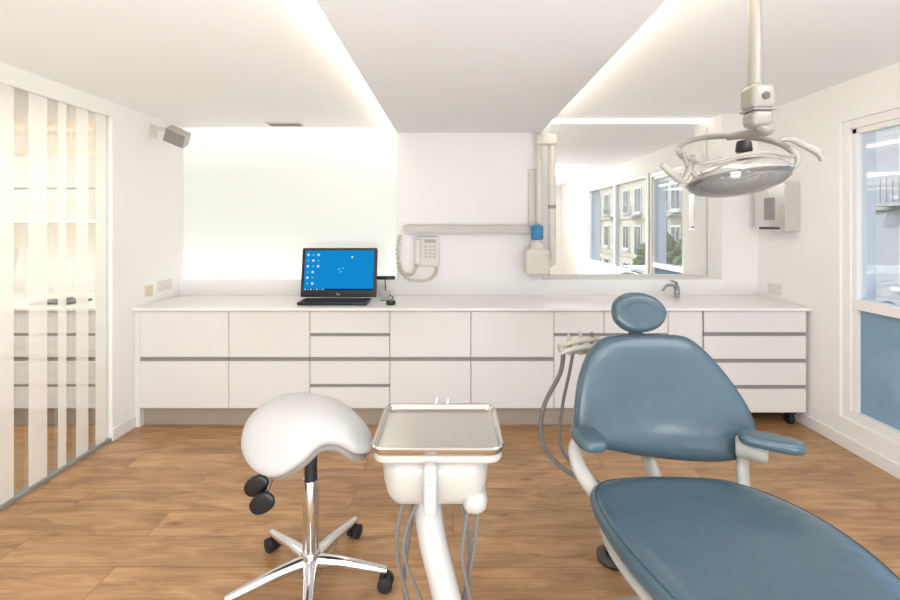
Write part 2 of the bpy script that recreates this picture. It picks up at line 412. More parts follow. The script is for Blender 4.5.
dd=[(Z['a'],Z['t'],'drawer'),(Z['g'],Z['b'],'door')]
G='white cabinets below the worktop'
cabinet(-2.353,-1.684,two,'white lacquered cabinet with two deep drawers',group=G)
cabinet(-1.684,-1.075,two,'white lacquered cabinet with two deep drawers',group=G)
cabinet(-1.075,-.474,four,'white lacquered cabinet with four shallow drawers',group=G)
cabinet(-.474,.135,two,'white lacquered cabinet with two deep drawers',group=G)
cabinet(.135,.759,two,'white lacquered cabinet with two deep drawers',group=G)
cabinet(.759,1.135,dd,'white lacquered basin cabinet with drawer above door',group=G)
cabinet(1.135,1.617,dd,'white lacquered basin cabinet with drawer above door',group=G)
cabinet(1.617,1.875,[(Z['g'],Z['t'],'door')],'narrow white cabinet with a tall door',group=G)
st('trim_11',(XL+.002,-2.355,CF+.005,3.9,.0,.875),cab_white,'white filler strip beside the cabinets','filler strip')
st('baseboard_back',(-2.354,1.875,CF+.05,CF+.065,0,.1435),toe_mat,'beige metal toe kick under the cabinets','toe kick')
mc=cabinet(1.883,2.655,[(.715,.872,'drawer'),(.515,.685,'drawer'),(.318,.485,'drawer'),(.112,.288,'drawer')],'white mobile drawer unit on black casters',zb=.105)
mc.name='mobile_drawer_unit'
W[mc.name]=Vector(((1.883+2.655)/2,(CF+3.93)/2,.105))
for x in (1.96,2.58):
    for y in (3.45,3.85):
        bm=bmesh.new(); add_cyl(bm,(x-.02,y,.04),(x+.02,y,.04),.04,bev=.006); add_box(bm,(x-.03,x+.03,y-.03,y+.03,.075,.106),.004)
        finish('caster',bm,blackrub,parent=mc)
# outer wall plates
def outlet(x,y,z,side,mat,label,w=.085,double=False):
    o=thing('wall_outlet',(x,y,z),label,'power outlet')
    s=1 if side>0 else -1
    hw=w*(1.0 if double else .5)
    a,b=sorted((x,x+s*.010)); box('cover_plate',(a,b,y-hw,y+hw,z-.042,z+.042),mat,.003,parent=o)
    for k in ((-.5,.5) if double else (0,)):
        yy=y+k*w
        cyl('socket',(x+s*.010,yy,z),(x+s*.013,yy,z),.024,mat,parent=o)
    return o
outlet(XL,3.545,1.0,1,beige,'beige wall socket beside the worktop')
plate=M('plate_white',(218,216,211),.4)
outlet(XL,3.74,1.02,1,plate,'white double wall socket above the worktop',double=True,w=.09)
outlet(XR,3.74,.99,-1,plate,'white double wall socket above the worktop',double=True,w=.08)

# ------------------------------------------------------------ neighbouring room
def ncab(x0,x1):
    cabinet(x0,x1,four,'white drawer cabinet seen through the glass partition',group='cabinets in the neighbouring area',yback=4.18)
ncab(-3.3,-2.54); ncab(-4.06,-3.3); ncab(-4.82,-4.06)
box('countertop',(-4.9,-2.53,CF-.02,4.195,.877,.9),top_white,.003,label='white worktop in the neighbouring area',cat='countertop')
st('baseboard_neighbour',(-4.82,-2.54,CF+.05,CF+.065,0,.1435),toe_mat,'toe kick under neighbouring cabinets','toe kick')
for i,(a,b) in enumerate(((-3.3,-2.54),(-4.06,-3.3),(-4.82,-4.06))):
    c=thing('wall_cabinet',((a+b)/2,4.0,1.56),'white wall cabinet with light beneath','cabinet',group='wall cabinets in the neighbouring area')
    box('body',(a+.002,b-.002,3.82,4.198,1.56,2.1),cab_white,parent=c,smooth=False)
    box('door',(a+.003,b-.003,3.8,3.819,1.56,1.82),cab_white,.002,parent=c)
    box('door',(a+.003,b-.003,3.8,3.819,1.835,2.1),cab_white,.002,parent=c)
    box('light_strip',(a+.03,b-.03,3.95,3.99,1.548,1.5595),ledw,parent=c,smooth=False)
    box('top_light_strip',(a+.03,b-.03,3.95,3.99,2.101,2.11),ledw,parent=c,smooth=False)
b=thing('desk_tray',(-3.12,3.6,.9),'small dark instrument tray on the worktop','tray')
box('tray_base',(-3.3,-2.98,3.5,3.72,.901,.915),black,.004,parent=b)
bm=bmesh.new(); add_cyl(bm,(-3.2,3.6,.915),(-3.05,3.62,.94),.012); finish('instrument',bm,chrome,parent=b)

# ------------------------------------------------------------ laptop
lp=thing('laptop',(-.93,3.58,.9),'open black laptop showing a blue desktop on the worktop','laptop')
box('keyboard_deck',(-1.2,-.665,3.455,3.66,.902,.928),black,.006,parent=lp)
bm=bmesh.new()
for r in range(5):
    for c_ in range(14):
        x=-1.175+c_*.0345; y=3.475+r*.03
        add_box(bm,(x,x+.029,y,y+.024,.9285,.932),.0015)
finish('keyboard_keys',bm,blackrub,parent=lp)
tilt=Matrix.Rotation(math.radians(-9),3,'X'); pv=(-.938,3.68,.93)
box('lid',(-1.25,-.626,3.672,3.698,.93,1.335),black,.012,parent=lp,rot=tilt,piv=pv)
bm=bmesh.new()
def q(x0,x1,z0,z1,y,mi):
    vs=[bm.verts.new(Vector(pv)+tilt@(Vector(p)-Vector(pv))) for p in ((x0,y,z0),(x1,y,z0),(x1,y,z1),(x0,y,z1))]
    bm.faces.new(vs).material_index=mi
q(-1.222,-.654,.985,1.312,3.6712,0)
for c_ in range(3):
    for r in range(6):
        if c_==2 and r>2: continue
        x=-1.205+c_*.042; z=1.285-r*.047
        q(x,x+.018,z-.018,z,3.6705,1 + (r+c_)%2)
q(-1.222,-.654,.985,.999,3.6705,3)
for i in range(7): q(-1.215+i*.024,-1.203+i*.024,.988,.997,3.670,1+i%2)
for p_ in ((-.945,1.15),(-.915,1.16),(-.93,1.13)): q(p_[0],p_[0]+.016,p_[1],p_[1]+.014,3.6705,4)
q(-.84,-.825,1.25,1.265,3.6705,1)
finish('screen',bm,[E('screen_blue',(18,138,210),1.15),E('icon_light',(220,235,245),1.1),E('icon_teal',(90,190,220),1.0),E('taskbar',(10,60,110),.9),E('glow_blue',(90,185,240),1.2)],parent=lp,smooth=False,label='blue desktop with small icons')
text_mesh('maker_logo','hp',.03,Vector(pv)+tilt@(Vector((-.938,3.6705,.947))-Vector(pv)),offwhite,parent=lp,rot=tilt@Matrix.Rotation(math.radians(90),3,'X'))
ms=thing('computer_mouse',(-.485,3.52,.9),'small black computer mouse on the worktop','mouse')
cushion('mouse_body',[(-.515,3.48),(-.485,3.47),(-.455,3.48),(-.45,3.53),(-.485,3.56),(-.52,3.53)],.03,lambda u,v,w:Vector((u,v,.917+w)),black,parent=ms)
cyl('scroll_wheel',(-.49,3.49,.93),(-.48,3.49,.93),.006,grey,parent=ms,n=12)
bx=thing('network_router',(-.59,3.975,1.04),'flat black router on the ledge behind the laptop','router')
box('router_body',(-.67,-.51,3.952,4.003,1.0405,1.07),black,.006,parent=bx)
tube('cable',[(-.6,3.95,1.05),(-.59,3.93,1.0),(-.585,3.91,.93),(-.58,3.87,.906)],.004,black,parent=bx,n=8)
pa=thing('power_adapter',(-.55,3.86,.9),'small white power adapter with black cable','adapter')
box('adapter_body',(-.62,-.54,3.80,3.86,.9005,.96),offwhite,.008,parent=pa)
tube('cable',[(-.54,3.82,.93),(-.50,3.78,.91),(-.52,3.70,.905),(-.60,3.68,.905)],.004,black,parent=pa,n=8)

# ------------------------------------------------------------ wall rail, phone, x-ray
wallw=M('wall_unit_plastic',(214,210,202),.4,var=.01)
box('wall_rail',(-.42,.665,3.87,YC-.001,1.45,1.515),M('rail_grey',(190,188,182),.4),.004,label='horizontal grey cable rail on the white wall',cat='rail')
ph=thing('wall_phone',(-.24,3.9,1.14),'cream wall telephone with coiled cord','telephone')
box('phone_base',(-.34,-.12,3.915,YC-.001,1.16,1.42),wallw,.008,parent=ph)
box('handset',(-.33,-.28,3.895,3.914,1.18,1.40),wallw,.009,parent=ph)
box('display',(-.25,-.15,3.912,3.9145,1.365,1.395),M('display_grey',(165,168,165),.4),parent=ph,smooth=False)
bm=bmesh.new()
for r in range(4):
    for c_ in range(3): add_box(bm,(-.25+c_*.038,-.226+c_*.038,3.910,3.9145,1.325-r*.03,1.340-r*.03),.002)
finish('keypad',bm,M('phone_keys',(186,181,171),.5),parent=ph)
pts=[]
ctrl=catmull([(-.31,3.9,1.18),(-.36,3.9,1.09),(-.46,3.9,1.12),(-.485,3.9,1.3),(-.46,3.9,1.42),(-.47,3.9,1.2),(-.40,3.895,1.06),(-.25,3.895,1.04),(-.16,3.9,1.09),(-.14,3.92,1.17)],26)
for i,p in enumerate(ctrl):
    a=i*1.15; pts.append(p+Vector((math.cos(a)*.013,math.sin(a)*.009,math.sin(a)*.011)))
tube('coiled_cord',pts,.0045,M('cord_cream',(200,192,176),.5),parent=ph,n=6,sm=2)

xr=thing('dental_xray_unit',(.75,3.85,1.10),'white wall mounted dental x-ray unit with folded arms','x-ray unit')
box('wall_plate',(.66,.765,3.9,YC-.001,1.5,2.0),wallw,.01,parent=xr)
box('upper_joint',(.70,.885,3.78,3.90,2.2,2.29),wallw,.025,parent=xr)
cyl('folded_arm',(.735,3.84,1.53),(.735,3.84,2.24),.024,wallw,parent=xr,bev=.006)
cyl('folded_arm',(.845,3.84,1.18),(.845,3.84,2.24),.032,wallw,parent=xr,bev=.006)
cyl('elbow_collar',(.845,3.84,1.66),(.845,3.84,1.69),.034,grey,parent=xr)
lathe('blue_collar',[(.03,1.39),(.052,1.40),(.052,1.50),(.045,1.515),(.02,1.52)],(.715,3.82,0),bluep,parent=xr,label='blue collar')
lathe('tube_cone',[(.06,1.27),(.06,1.36),(.035,1.395)],(.715,3.82,0),wallw,parent=xr)
box('tube_head',(.61,.81,3.74,3.90,1.10,1.32),wallw,.03,seg=4,parent=xr)
box('link_arm',(.78,.85,3.80,3.87,1.16,1.22),wallw,.02,parent=xr)

# tap
tp=thing('basin_tap',(1.87,3.8,.9),'chrome mixer tap standing on the worktop','tap')
dch=M('tap_chrome',(175,175,177),.15,1.0)
cyl('tap_body',(1.90,3.82,.9),(1.90,3.82,1.0),.024,dch,parent=tp,bev=.004)
tube('spout',[(1.90,3.82,.975),(1.86,3.78,1.01),(1.77,3.72,1.02),(1.72,3.69,.985)],[.015,.014,.012,.011],dch,parent=tp)
tube('lever',[(1.90,3.82,1.0),(1.90,3.83,1.03),(1.82,3.76,1.055)],[.014,.011,.007],dch,parent=tp)

# soap/paper dispenser on right wall
dp=thing('paper_towel_dispenser',(2.62,3.65,1.47),'brushed steel paper towel dispenser on the white wall','dispenser')
box('casing',(2.56,XR-.001,3.47,3.82,1.47,1.85),M('dispenser_steel',(218,217,214),.2,.9),.008,parent=dp)
box('viewing_window',(2.557,2.5605,3.58,3.70,1.56,1.74),grey,.001,parent=dp)
box('paper_slot',(2.557,2.5605,3.53,3.76,1.485,1.505),darksteel,.001,parent=dp)
cyl('lock',(2.556,3.645,1.8),(2.5605,3.645,1.8),.012,chrome,parent=dp,n=16)

# speaker
sp=thing('wall_speaker',(-2.3,3.6,2.15),'grey loudspeaker on a white wall bracket','speaker')
box('wall_bracket',(XL,XL+.015,3.57,3.63,2.22,2.32),wallw,.005,parent=sp)
tube('bracket_arm',[(-2.388,3.6,2.28),(-2.35,3.6,2.295),(-2.31,3.6,2.28),(-2.28,3.6,2.245)],.014,wallw,parent=sp)
R=Matrix.Rotation(math.radians(24),3,'Y')@Matrix.Rotation(math.radians(15),3,'Z')@Matrix.Rotation(math.radians(22),3,'X')
piv=(-2.21,3.6,2.225)
box('speaker_cabinet',(-2.29,-2.13,3.56,3.66,2.165,2.285),M('speaker_body',(190,186,180),.5),.012,parent=sp,rot=R,piv=piv)
box('speaker_grille',(-2.282,-2.138,3.55,3.559,2.172,2.278),M('speaker_mesh',(140,138,136),.6),.003,rot=R,piv=piv,parent=sp)
# ceiling vent
v=thing('ceiling_vent',(-1.43,3.85,HL-.012),'slim white ceiling air vent','vent')
box('vent_frame',(-1.58,-1.28,3.78,3.90,HL-.01,HL-.0005),wallw,.002,parent=v)
for i in range(4): box('vent_slat',(-1.565,-1.295,3.795+i*.026,3.803+i*.026,HL-.014,HL-.0105),grey,parent=v,smooth=False)

# ------------------------------------------------------------ saddle stool
sx,sy=-.6,1.9
sl=thing('saddle_stool',(sx,sy,0),'white saddle stool with chrome five-star base on casters','stool')
ax=Vector((.96,-.28,0)); ay=Vector((.28,.96,0))
def swarp(u,v,w):
    k=v/.2
    z=.762-1.85*max(0,u+.01)**2-1.9*max(0,-u-.06)**2-.185*abs(k)**2.2
    du=-3.7*max(0,u+.01)+3.8*max(0,-u-.06)
    dv=-.185*2.2*abs(k)**1.2/.2*(1 if k>0 else -1)
    p=Vector((sx,sy,0))+ax*u+ay*v
    nr=(Vector((0,0,1))-ax*du*.6-ay*dv*.45).normalized()
    return Vector((p.x,p.y,z))+nr*w
half=[(-.275,.0),(-.265,.08),(-.215,.155),(-.12,.2),(-.01,.205),(.075,.172),(.13,.12),(.19,.085),(.25,.06),(.28,.0)]
out=half+[(a,-b) for a,b in reversed(half[1:-1])]
cushion('seat',out,.066,swarp,leatherw,parent=sl,cen=(-.03,0),rings=DR)
RIM=[(0,1),(.25,1),(.5,1),(.7,1),(.9,1),(1,.5),(1,-.5),(.9,-1),(.7,-1),(.5,-1),(.25,-1),(0,-1)]
cushion('seat_shell',[(a*.99,b*.985) for a,b in out],.024,lambda u,v,w:swarp(u,v,w-.044),M('stool_shell_grey',(138,130,122),.5),parent=sl,rings=RIM,cen=(-.03,0))
box('tilt_mechanism',(sx-.09,sx+.09,sy-.05,sy+.05,.585,.66),black,.01,parent=sl)
cyl('gas_lift_sleeve',(sx,sy,.42),(sx,sy,.59),.026,blackrub,parent=sl)
cyl('gas_lift',(sx,sy,.12),(sx,sy,.45),.033,chrome,parent=sl,bev=.003)
cyl('hub',(sx,sy,.05),(sx,sy,.15),.044,chrome,r1=.038,parent=sl,bev=.006)
for p,qq in (((-.795,1.83,.462),(-.66,1.88,.60)),((-.755,1.79,.415),(-.64,1.87,.59))):
    lv=tube('lever',[qq,((p[0]+qq[0])/2-.02,(p[1]+qq[1])/2,(p[2]+qq[2])/2+.02),p],.006,darksteel,parent=sl,n=8)
    pp=Vector(p)
    cushion('lever_paddle',[(-.055,-.02),(-.02,-.042),(.03,-.036),(.05,0),(.03,.036),(-.02,.042),(-.055,.02)],.018,lambda u,v,w,pp=pp:pp+Vector((u*.85-v*.45,-w,u*.5+v*.8)),black,parent=lv)
for i in range(5):
    a=math.radians(-4+72*i); d=Vector((math.cos(a),math.sin(a),0)); c0=Vector((sx,sy,0))
    lg=tube('leg',[c0+d*.03+Vector((0,0,.105)),c0+d*.14+Vector((0,0,.102)),c0+d*.28+Vector((0,0,.085)),c0+d*.325+Vector((0,0,.08))],[.028,.024,.018,.015],chrome,parent=sl,n=12)
    e=c0+d*.32; s=Vector((-d.y,d.x,0))
    cs=thing('caster',(e.x,e.y,0),None,None,parent=sl)
    for k in (-1,1):
        cyl('wheel',e+s*k*.008+Vector((0,0,.031)),e+s*k*.028+Vector((0,0,.031)),.031,blackrub,parent=cs,bev=.004)
    bm=bmesh.new(); add_cyl(bm,e+Vector((0,0,.03)),e+Vector((0,0,.085)),.008); add_cyl(bm,e-s*.007+Vector((0,0,.035)),e+s*.007+Vector((0,0,.035)),.024)
    finish('fork',bm,black,parent=cs)

# ------------------------------------------------------------ delivery unit with tray
du=thing('dental_delivery_unit',(-.04,1.5,0),'cream dental delivery unit with steel tray on a curved arm','dental unit')
rr_stack('tray_frame',-.255,.157,1.412,1.758,.045,[(.02,.768),(.004,.770),(0,.776),(0,.790),(.004,.794),(.02,.795)],cream,parent=du)
rr_stack('instrument_tray',-.262,.164,1.405,1.765,.045,[(.02,.7955),(.008,.797),(.002,.806),(0,.818),(.004,.822),(.010,.820),(.020,.806),(.030,.8035)],steel,parent=du,label='stainless steel instrument tray')
rr_stack('unit_head',-.232,.116,1.43,1.70,.07,[(.09,.598),(.055,.602),(.03,.615),(.014,.64),(.004,.68),(0,.72),(.002,.75),(.012,.765),(.03,.769)],cream,parent=du,wn=False,angle=60)
box('side_pod',(.03,.112,1.425,1.62,.588,.665),cream,.036,seg=5,parent=du)
box('handle',(-.092,-.05,1.385,1.43,.62,.775),offwhite,.012,seg=3,parent=du)
box('handle_inlay',(-.082,-.060,1.382,1.3855,.655,.72),M('inlay_grey',(166,172,176),.4),.001,parent=du)
cyl('arm_joint',(-.088,1.56,.565),(-.092,1.58,.612),.058,cream,parent=du,bev=.01)
tube('arm',[(-.09,1.57,.61),(-.085,1.54,.56),(-.066,1.49,.47),(-.03,1.46,.35),(.0,1.44,.22),(.01,1.44,.05)],[.046,.048,.046,.045,.047,.052],offwhite,parent=du,n=20)
lathe('floor_base',[(.17,0),(.17,.02),(.15,.04),(.06,.055)],(.01,1.44,0),cream,parent=du)
for x0,x1,x2,yy in ((-.16,-.19,-.15,1.52),(-.13,-.15,-.17,1.56),(-.11,-.165,-.1,1.5),(.055,.03,.06,1.47),(.085,.07,.03,1.5),(0,.055,.05,1.56)):
    tube('hose',[(x0,yy,.62),(x1,yy-.01,.45),(x2,yy,.25),((x2-.03)/2,yy-.02,.13),(.01,1.45,.10)],.0065,hosegrey,parent=du,n=8)
for x,h in ((-.075,.80),(-.03,.795)):
    tube('handpiece',[(x,1.74,.72),(x,1.79,.78),(x+.01,1.82,h+.02)],[.006,.006,.004],chrome,parent=du,n=8)

# ------------------------------------------------------------ dental chair
dc=thing('dental_chair',(.9,1.4,0),'teal upholstered dental chair with cream frame, backrest raised','dental chair')
bo=[(.745,1.045),(.655,1.035),(.58,.985),(.527,.895),(.495,.785),(.48,.69),(.515,.64),(.62,.622),(.75,.597),(.91,.58),(1.048,.58),(1.15,.602),(1.203,.66),(1.210,.742),(1.170,.845),(1.10,.955),(1.02,1.03),(.924,1.045),(.83,1.046)]
def bwarp(u,v,w):
    Y=1.80+.353*(v-.588)-.30*(u-.85)**2
    return Vector((u,Y,v))+Vector((0,-.943,.333))*(w)
# gently hollowed padding: raised rim, shallow lumbar crease
def bfront(u,v,w):
    d=0.0
    if w>0:
        d=-.018*math.exp(-((u-.85)/.17)**2-((v-.80)/.16)**2)+.008*math.exp(-((v-.66)/.035)**2)*math.exp(-((u-.85)/.25)**2)
    return bwarp(u,v,w+d)
cushion('backrest',bo,.075,bfront,leather,parent=dc,cen=(.855,.8),rings=DR)
seam_loop(bo,(.855,.8),.96,.56,.075,bfront,.0016,leather_d,dc)
cushion('backrest_shell',[(.855+(a-.855)*.97,.8+(b-.8)*.97) for a,b in bo],.018,lambda u,v,w:bwarp(u,v,w-.046),cream,parent=dc,rings=RIM,cen=(.855,.8))
ho=[(.705,1.13),(.715,1.18),(.76,1.212),(.83,1.218),(.90,1.195),(.938,1.15),(.935,1.105),(.90,1.065),(.84,1.045),(.77,1.05),(.72,1.085)]
hw=lambda u,v,w:Vector((u,2.0+.15*(v-1.12)-.8*(u-.82)**2,v))+Vector((0,-.97,.2))*w
cushion('headrest',ho,.075,hw,leather,parent=dc)
tube('seam',[hw(.735,1.11,.034),hw(.78,1.165,.037),hw(.85,1.17,.037),hw(.905,1.13,.034)],.0015,leather_d,parent=dc,n=6)
box('headrest_stem',(.795,.865,2.04,2.06,.9,1.12),chrome,.006,parent=dc)
so=[(.515,1.665),(.60,1.71),(.79,1.73),(.96,1.722),(1.06,1.695),(1.165,1.61),(1.225,1.46),(1.235,1.28),(1.19,1.05),(1.14,.8),(1.08,.64),(.96,.58),(.83,.62),(.74,.76),(.65,.95),(.575,1.13),(.52,1.30),(.49,1.45),(.487,1.58)]
def seatw(u,v,w): return Vector((u,v,.512+w+.02*max(0,(v-1.55)/.15)**2+ .14*(u-.86)**2))
cushion('seat',so,.10,seatw,leather,parent=dc,cen=(.88,1.2),rings=DR)
seam_loop(so,(.88,1.2),.96,.56,.10,seatw,.0018,leather_d,dc)
cushion('seat_shell',[(.88+(a-.88)*.93,1.2+(b-1.2)*.95) for a,b in so],.03,lambda u,v,w:Vector((u,v,.445+w)),cream,parent=dc,rings=RIM,cen=(.88,1.2))
# lift base
cushion('lift_cover',[(.60,1.45),(.72,1.6),(.95,1.6),(1.06,1.45),(1.06,1.0),(.95,.85),(.74,.88),(.62,1.1)],.36,lambda u,v,w:Vector((.84+(u-.84)*(1.0+.25*w),1.25+(v-1.25)*(1+.2*w),.24+w)),cream,parent=dc)
cushion('base_plate',[(.6,1.75),(.85,1.8),(1.1,1.75),(1.16,1.3),(1.1,.8),(.85,.7),(.66,.8),(.58,1.3)],.05,lambda u,v,w:Vector((u,v,.026+w)),cream,parent=dc)
# backrest support
tube('back_support',[(.80,1.93,.72),(.80,1.88,.62),(.81,1.80,.50),(.83,1.66,.43)],[.022,.03,.03,.022],cream,parent=dc,flat=.5)
# armrests
def arm(cx,cy,z,ang,L,Wd,post,name='armrest'):
    a=thing(name,(cx,cy,z-.1),None,None,parent=dc)
    ca,sa=math.cos(ang),math.sin(ang)
    o=[(-L,-Wd*.55),(-L*.6,-Wd*.95),(L*.5,-Wd),(L*.95,-Wd*.6),(L,0),(L*.95,Wd*.6),(L*.5,Wd),(-L*.6,Wd*.95),(-L,Wd*.55)]
    cushion('armrest_pad',o,.04,lambda u,v,w:Vector((cx+ca*u-sa*v,cy+sa*u+ca*v,z+w)),leather,parent=a)
    tube('armrest_post',post,[.018,.026,.03,.028],cream,parent=a,flat=.7,n=16)
arm(.505,1.68,.725,math.radians(-84),.08,.052,[(.475,1.72,.705),(.47,1.74,.65),(.50,1.72,.56),(.60,1.62,.45)])
arm(1.175,1.66,.72,math.radians(-30),.10,.043,[(1.16,1.68,.70),(1.13,1.73,.66),(1.12,1.74,.57),(1.05,1.60,.45)])
bm=bmesh.new(); add_cyl(bm,(1.10,1.755,.66),(1.19,1.70,.66),.04,bev=.01); finish('armrest_hinge',bm,cream,parent=dc)
# assistant instrument arm
aa=thing('assistant_arm',(.6,2.2,.9),None,None,parent=dc)
beigep=M('beige_plastic',(196,188,174),.4,var=.01)
tube('arm_tube',[(.82,2.0,.62),(.80,2.1,.70),(.74,2.18,.84),(.66,2.2,.90),(.6,2.2,.915)],.018,cream,parent=aa)
box('instrument_holder',(.515,.70,2.165,2.235,.895,.935),beigep,.014,parent=aa)
tube('handpiece',[(.70,2.15,.975),(.62,2.14,.972),(.555,2.13,.962),(.525,2.13,.95)],[.012,.014,.010,.006],beigep,parent=aa,n=12)
tube('handpiece',[(.69,2.12,.948),(.60,2.11,.945),(.54,2.10,.935),(.505,2.10,.92)],[.013,.014,.011,.007],offwhite,parent=aa,n=12)
tube('handpiece',[(.56,2.15,.90),(.555,2.15,.96),(.55,2.14,1.0)],[.010,.011,.006],beigep,parent=aa,n=12)
tube('handpiece',[(.61,2.15,.90),(.612,2.15,.97),(.605,2.14,1.015)],[.010,.011,.006],offwhite,parent=aa,n=12)
tube('handpiece',[(.66,2.15,.90),(.665,2.15,.97),(.66,2.14,1.01)],[.010,.011,.006],grey,parent=aa,n=12)
for i,(a_,b_,c_) in enumerate(((.53,.44,.02),(.575,.53,.0))):
    tube('suction_hose',[(a_,2.16,.90),(a_-.015,2.17,.80),(b_,2.18,.64),(b_-.01,2.18,.48-.02*i),(b_+.06,2.15,.36+c_),(b_+.17,2.0,.34+c_),(.80,1.70,.33)],.011 if i==0 else .008,hosegrey,parent=aa,n=8)
# foot control
fc=thing('foot_control',(.74,2.05,0),'dark round foot control on the floor','foot control')
lathe('pedal_disc',[(.075,0),(.078,.012),(.06,.03),(.03,.038),(0,.04)],(.735,2.05,.001),darksteel,parent=fc)
cyl('pedal_knob',(.72,2.03,.035),(.72,2.03,.085),.035,blackrub,parent=fc,bev=.01)

# ------------------------------------------------------------ operating light
LX,LZ=-.012,.022      # head offset
ol=thing('operating_light',(1.01,1.5,1.6),'grey dental operating light with side handles hanging from the ceiling','operating light')
lathe('ceiling_mount',[(.09,2.44),(.09,2.48),(.05,HR)],(1.01,1.5,0),lampgrey,parent=ol)
cyl('pole',(1.005,1.5,1.96),(1.005,1.5,2.46),.020,lampgrey,parent=ol)
box('swivel_joint',(.975,1.055,1.46,1.54,1.90,1.985),lampgrey,.02,seg=3,parent=ol)
box('lower_joint',(.98,1.05,1.465,1.535,1.845,1.90),lampgrey,.018,seg=3,parent=ol)
box('joint_seam',(.978,1.052,1.462,1.538,1.897,1.903),grey,.002,parent=ol)
cyl('joint_screw',(1.015,1.455,1.94),(1.015,1.461,1.94),.012,darksteel,parent=ol,n=16)
def off(P): return [(p[0]+LX,p[1],p[2]+LZ) for p in P]
tube('yoke_stem',[(1.02,1.5,1.86),(1.045,1.5,1.84)]+off([(1.05,1.54,1.815),(1.0,1.62,1.815)]),[.024,.022,.018,.013],lampgrey,parent=ol,n=16)
ring=off([(.945+.165*math.cos(a),1.5+.15*math.sin(a),1.745+.02*math.cos(a)+.075*math.sin(a)) for a in [math.radians(t) for t in range(-20,201,20)]])
tube('yoke_ring',ring,.010,lampgrey,parent=ol,sm=3,n=14)
tube('yoke_front_bow',[ring[0]]+off([(1.08,1.42,1.715),(.945,1.37,1.72),(.81,1.42,1.695)])+[ring[-1]],.006,lampgrey,parent=ol,sm=6,n=12)
tl=Matrix.Rotation(math.radians(-8),3,'X')@Matrix.Rotation(math.radians(-5),3,'Y')
hc=(.945+LX,1.48,1.655+LZ)
RS=M('reflector_silver',(205,205,202),.2,.8)
lathe('reflector_housing',[(.0,.052),(.05,.050),(.10,.040),(.135,.024),(.152,.006),(.156,-.002),(.152,-.006),(.146,-.002),(.13,.014),(.10,.028),(.05,.038),(.0,.040)],hc,RS,M3=tl,parent=ol)
def lens_mat():
    m=glass_mat('lamp_lens',(246,247,246),1.0)
    nt=m.node_tree; N=nt.nodes;L=nt.links
    gl=[n for n in N if n.type=='BSDF_GLOSSY'][0]; gl.inputs['Roughness'].default_value=.06
    w=N.new('ShaderNodeTexVoronoi'); w.inputs['Scale'].default_value=60
    tc=N.new('ShaderNodeTexCoord'); L.new(tc.outputs['Object'],w.inputs['Vector'])
    bp=N.new('ShaderNodeBump'); bp.inputs['Distance'].default_value=.002; L.new(w.outputs['Distance'],bp.inputs['Height']); L.new(bp.outputs['Normal'],gl.inputs['Normal'])
    out=[n for n in N if n.type=='OUTPUT_MATERIAL'][0]; prev=out.inputs[0].links[0].from_socket
    d=N.new('ShaderNodeBsdfTranslucent'); d.inputs['Color'].default_value=(.9,.9,.88,1)
    d2=N.new('ShaderNodeBsdfDiffuse'); d2.inputs['Color'].default_value=(.9,.9,.88,1)
    mm=N.new('ShaderNodeMixShader'); mm.inputs[0].default_value=.5; L.new(d.outputs[0],mm.inputs[1]); L.new(d2.outputs[0],mm.inputs[2])
    m2=N.new('ShaderNodeMixShader'); m2.inputs[0].default_value=.14; L.new(prev,m2.inputs[1]); L.new(mm.outputs[0],m2.inputs[2]); L.new(m2.outputs[0],out.inputs[0])
    return m
lathe('front_lens',[(.150,-.004),(.146,-.020),(.12,-.040),(.07,-.054),(.0,-.059),(.0,-.056),(.07,-.051),(.12,-.037),(.143,-.016)],hc,lens_mat(),M3=tl,parent=ol)
bm=bmesh.new()
for i in range(28):
    a=2*math.pi*i/28
    P=[Vector(hc)+tl@Vector((r_*math.cos(a),r_*math.sin(a),z_)) for r_,z_ in ((.02,.037),(.06,.033),(.10,.025),(.143,-.001))]
    add_sweep(bm,P,.0016,6,1)
for r_,z_ in ((.05,.034),(.085,.028),(.12,.017)):
    add_sweep(bm,[Vector(hc)+tl@Vector((r_*math.cos(t),r_*math.sin(t),z_)) for t in [2*math.pi*j/40 for j in range(40)]],.0015,6,1,True)
finish('reflector_facets',bm,M('facet_grey',(120,120,118),.3,.5),parent=ol)
cyl('fill_bulb',(hc[0],1.48,hc[2]-.018),(hc[0],1.48,hc[2]+.018),.012,E('reflector_fill_glow',(255,243,225),5),parent=ol,bev=.005)  # light is switched off; glow added to brighten the reflector interior
cyl('lamp_knob',(.93+LX,1.42,1.725+LZ),(.93+LX,1.42,1.765+LZ),.024,black,parent=ol,r1=.021,bev=.008)
tube('handle',off([(.80,1.48,1.725),(.775,1.45,1.68),(.745,1.44,1.640),(.71,1.43,1.660),(.675,1.43,1.69)]),[.008,.010,.011,.012,.009],lampgrey,parent=ol,n=14)
tube('handle',off([(1.07,1.46,1.775),(1.10,1.45,1.775),(1.14,1.45,1.757),(1.18,1.44,1.73),(1.195,1.44,1.705)]),[.008,.010,.011,.012,.009],lampgrey,parent=ol,n=14)
tube('support_bracket',off([(1.085,1.45,1.66),(1.115,1.44,1.70),(1.11,1.46,1.75)]),[.008]*3,lampgrey,parent=ol,n=12)
tube('support_bracket',off([(.805,1.46,1.65),(.775,1.46,1.69),(.78,1.5,1.735)]),[.008]*3,lampgrey,parent=ol,n=12)

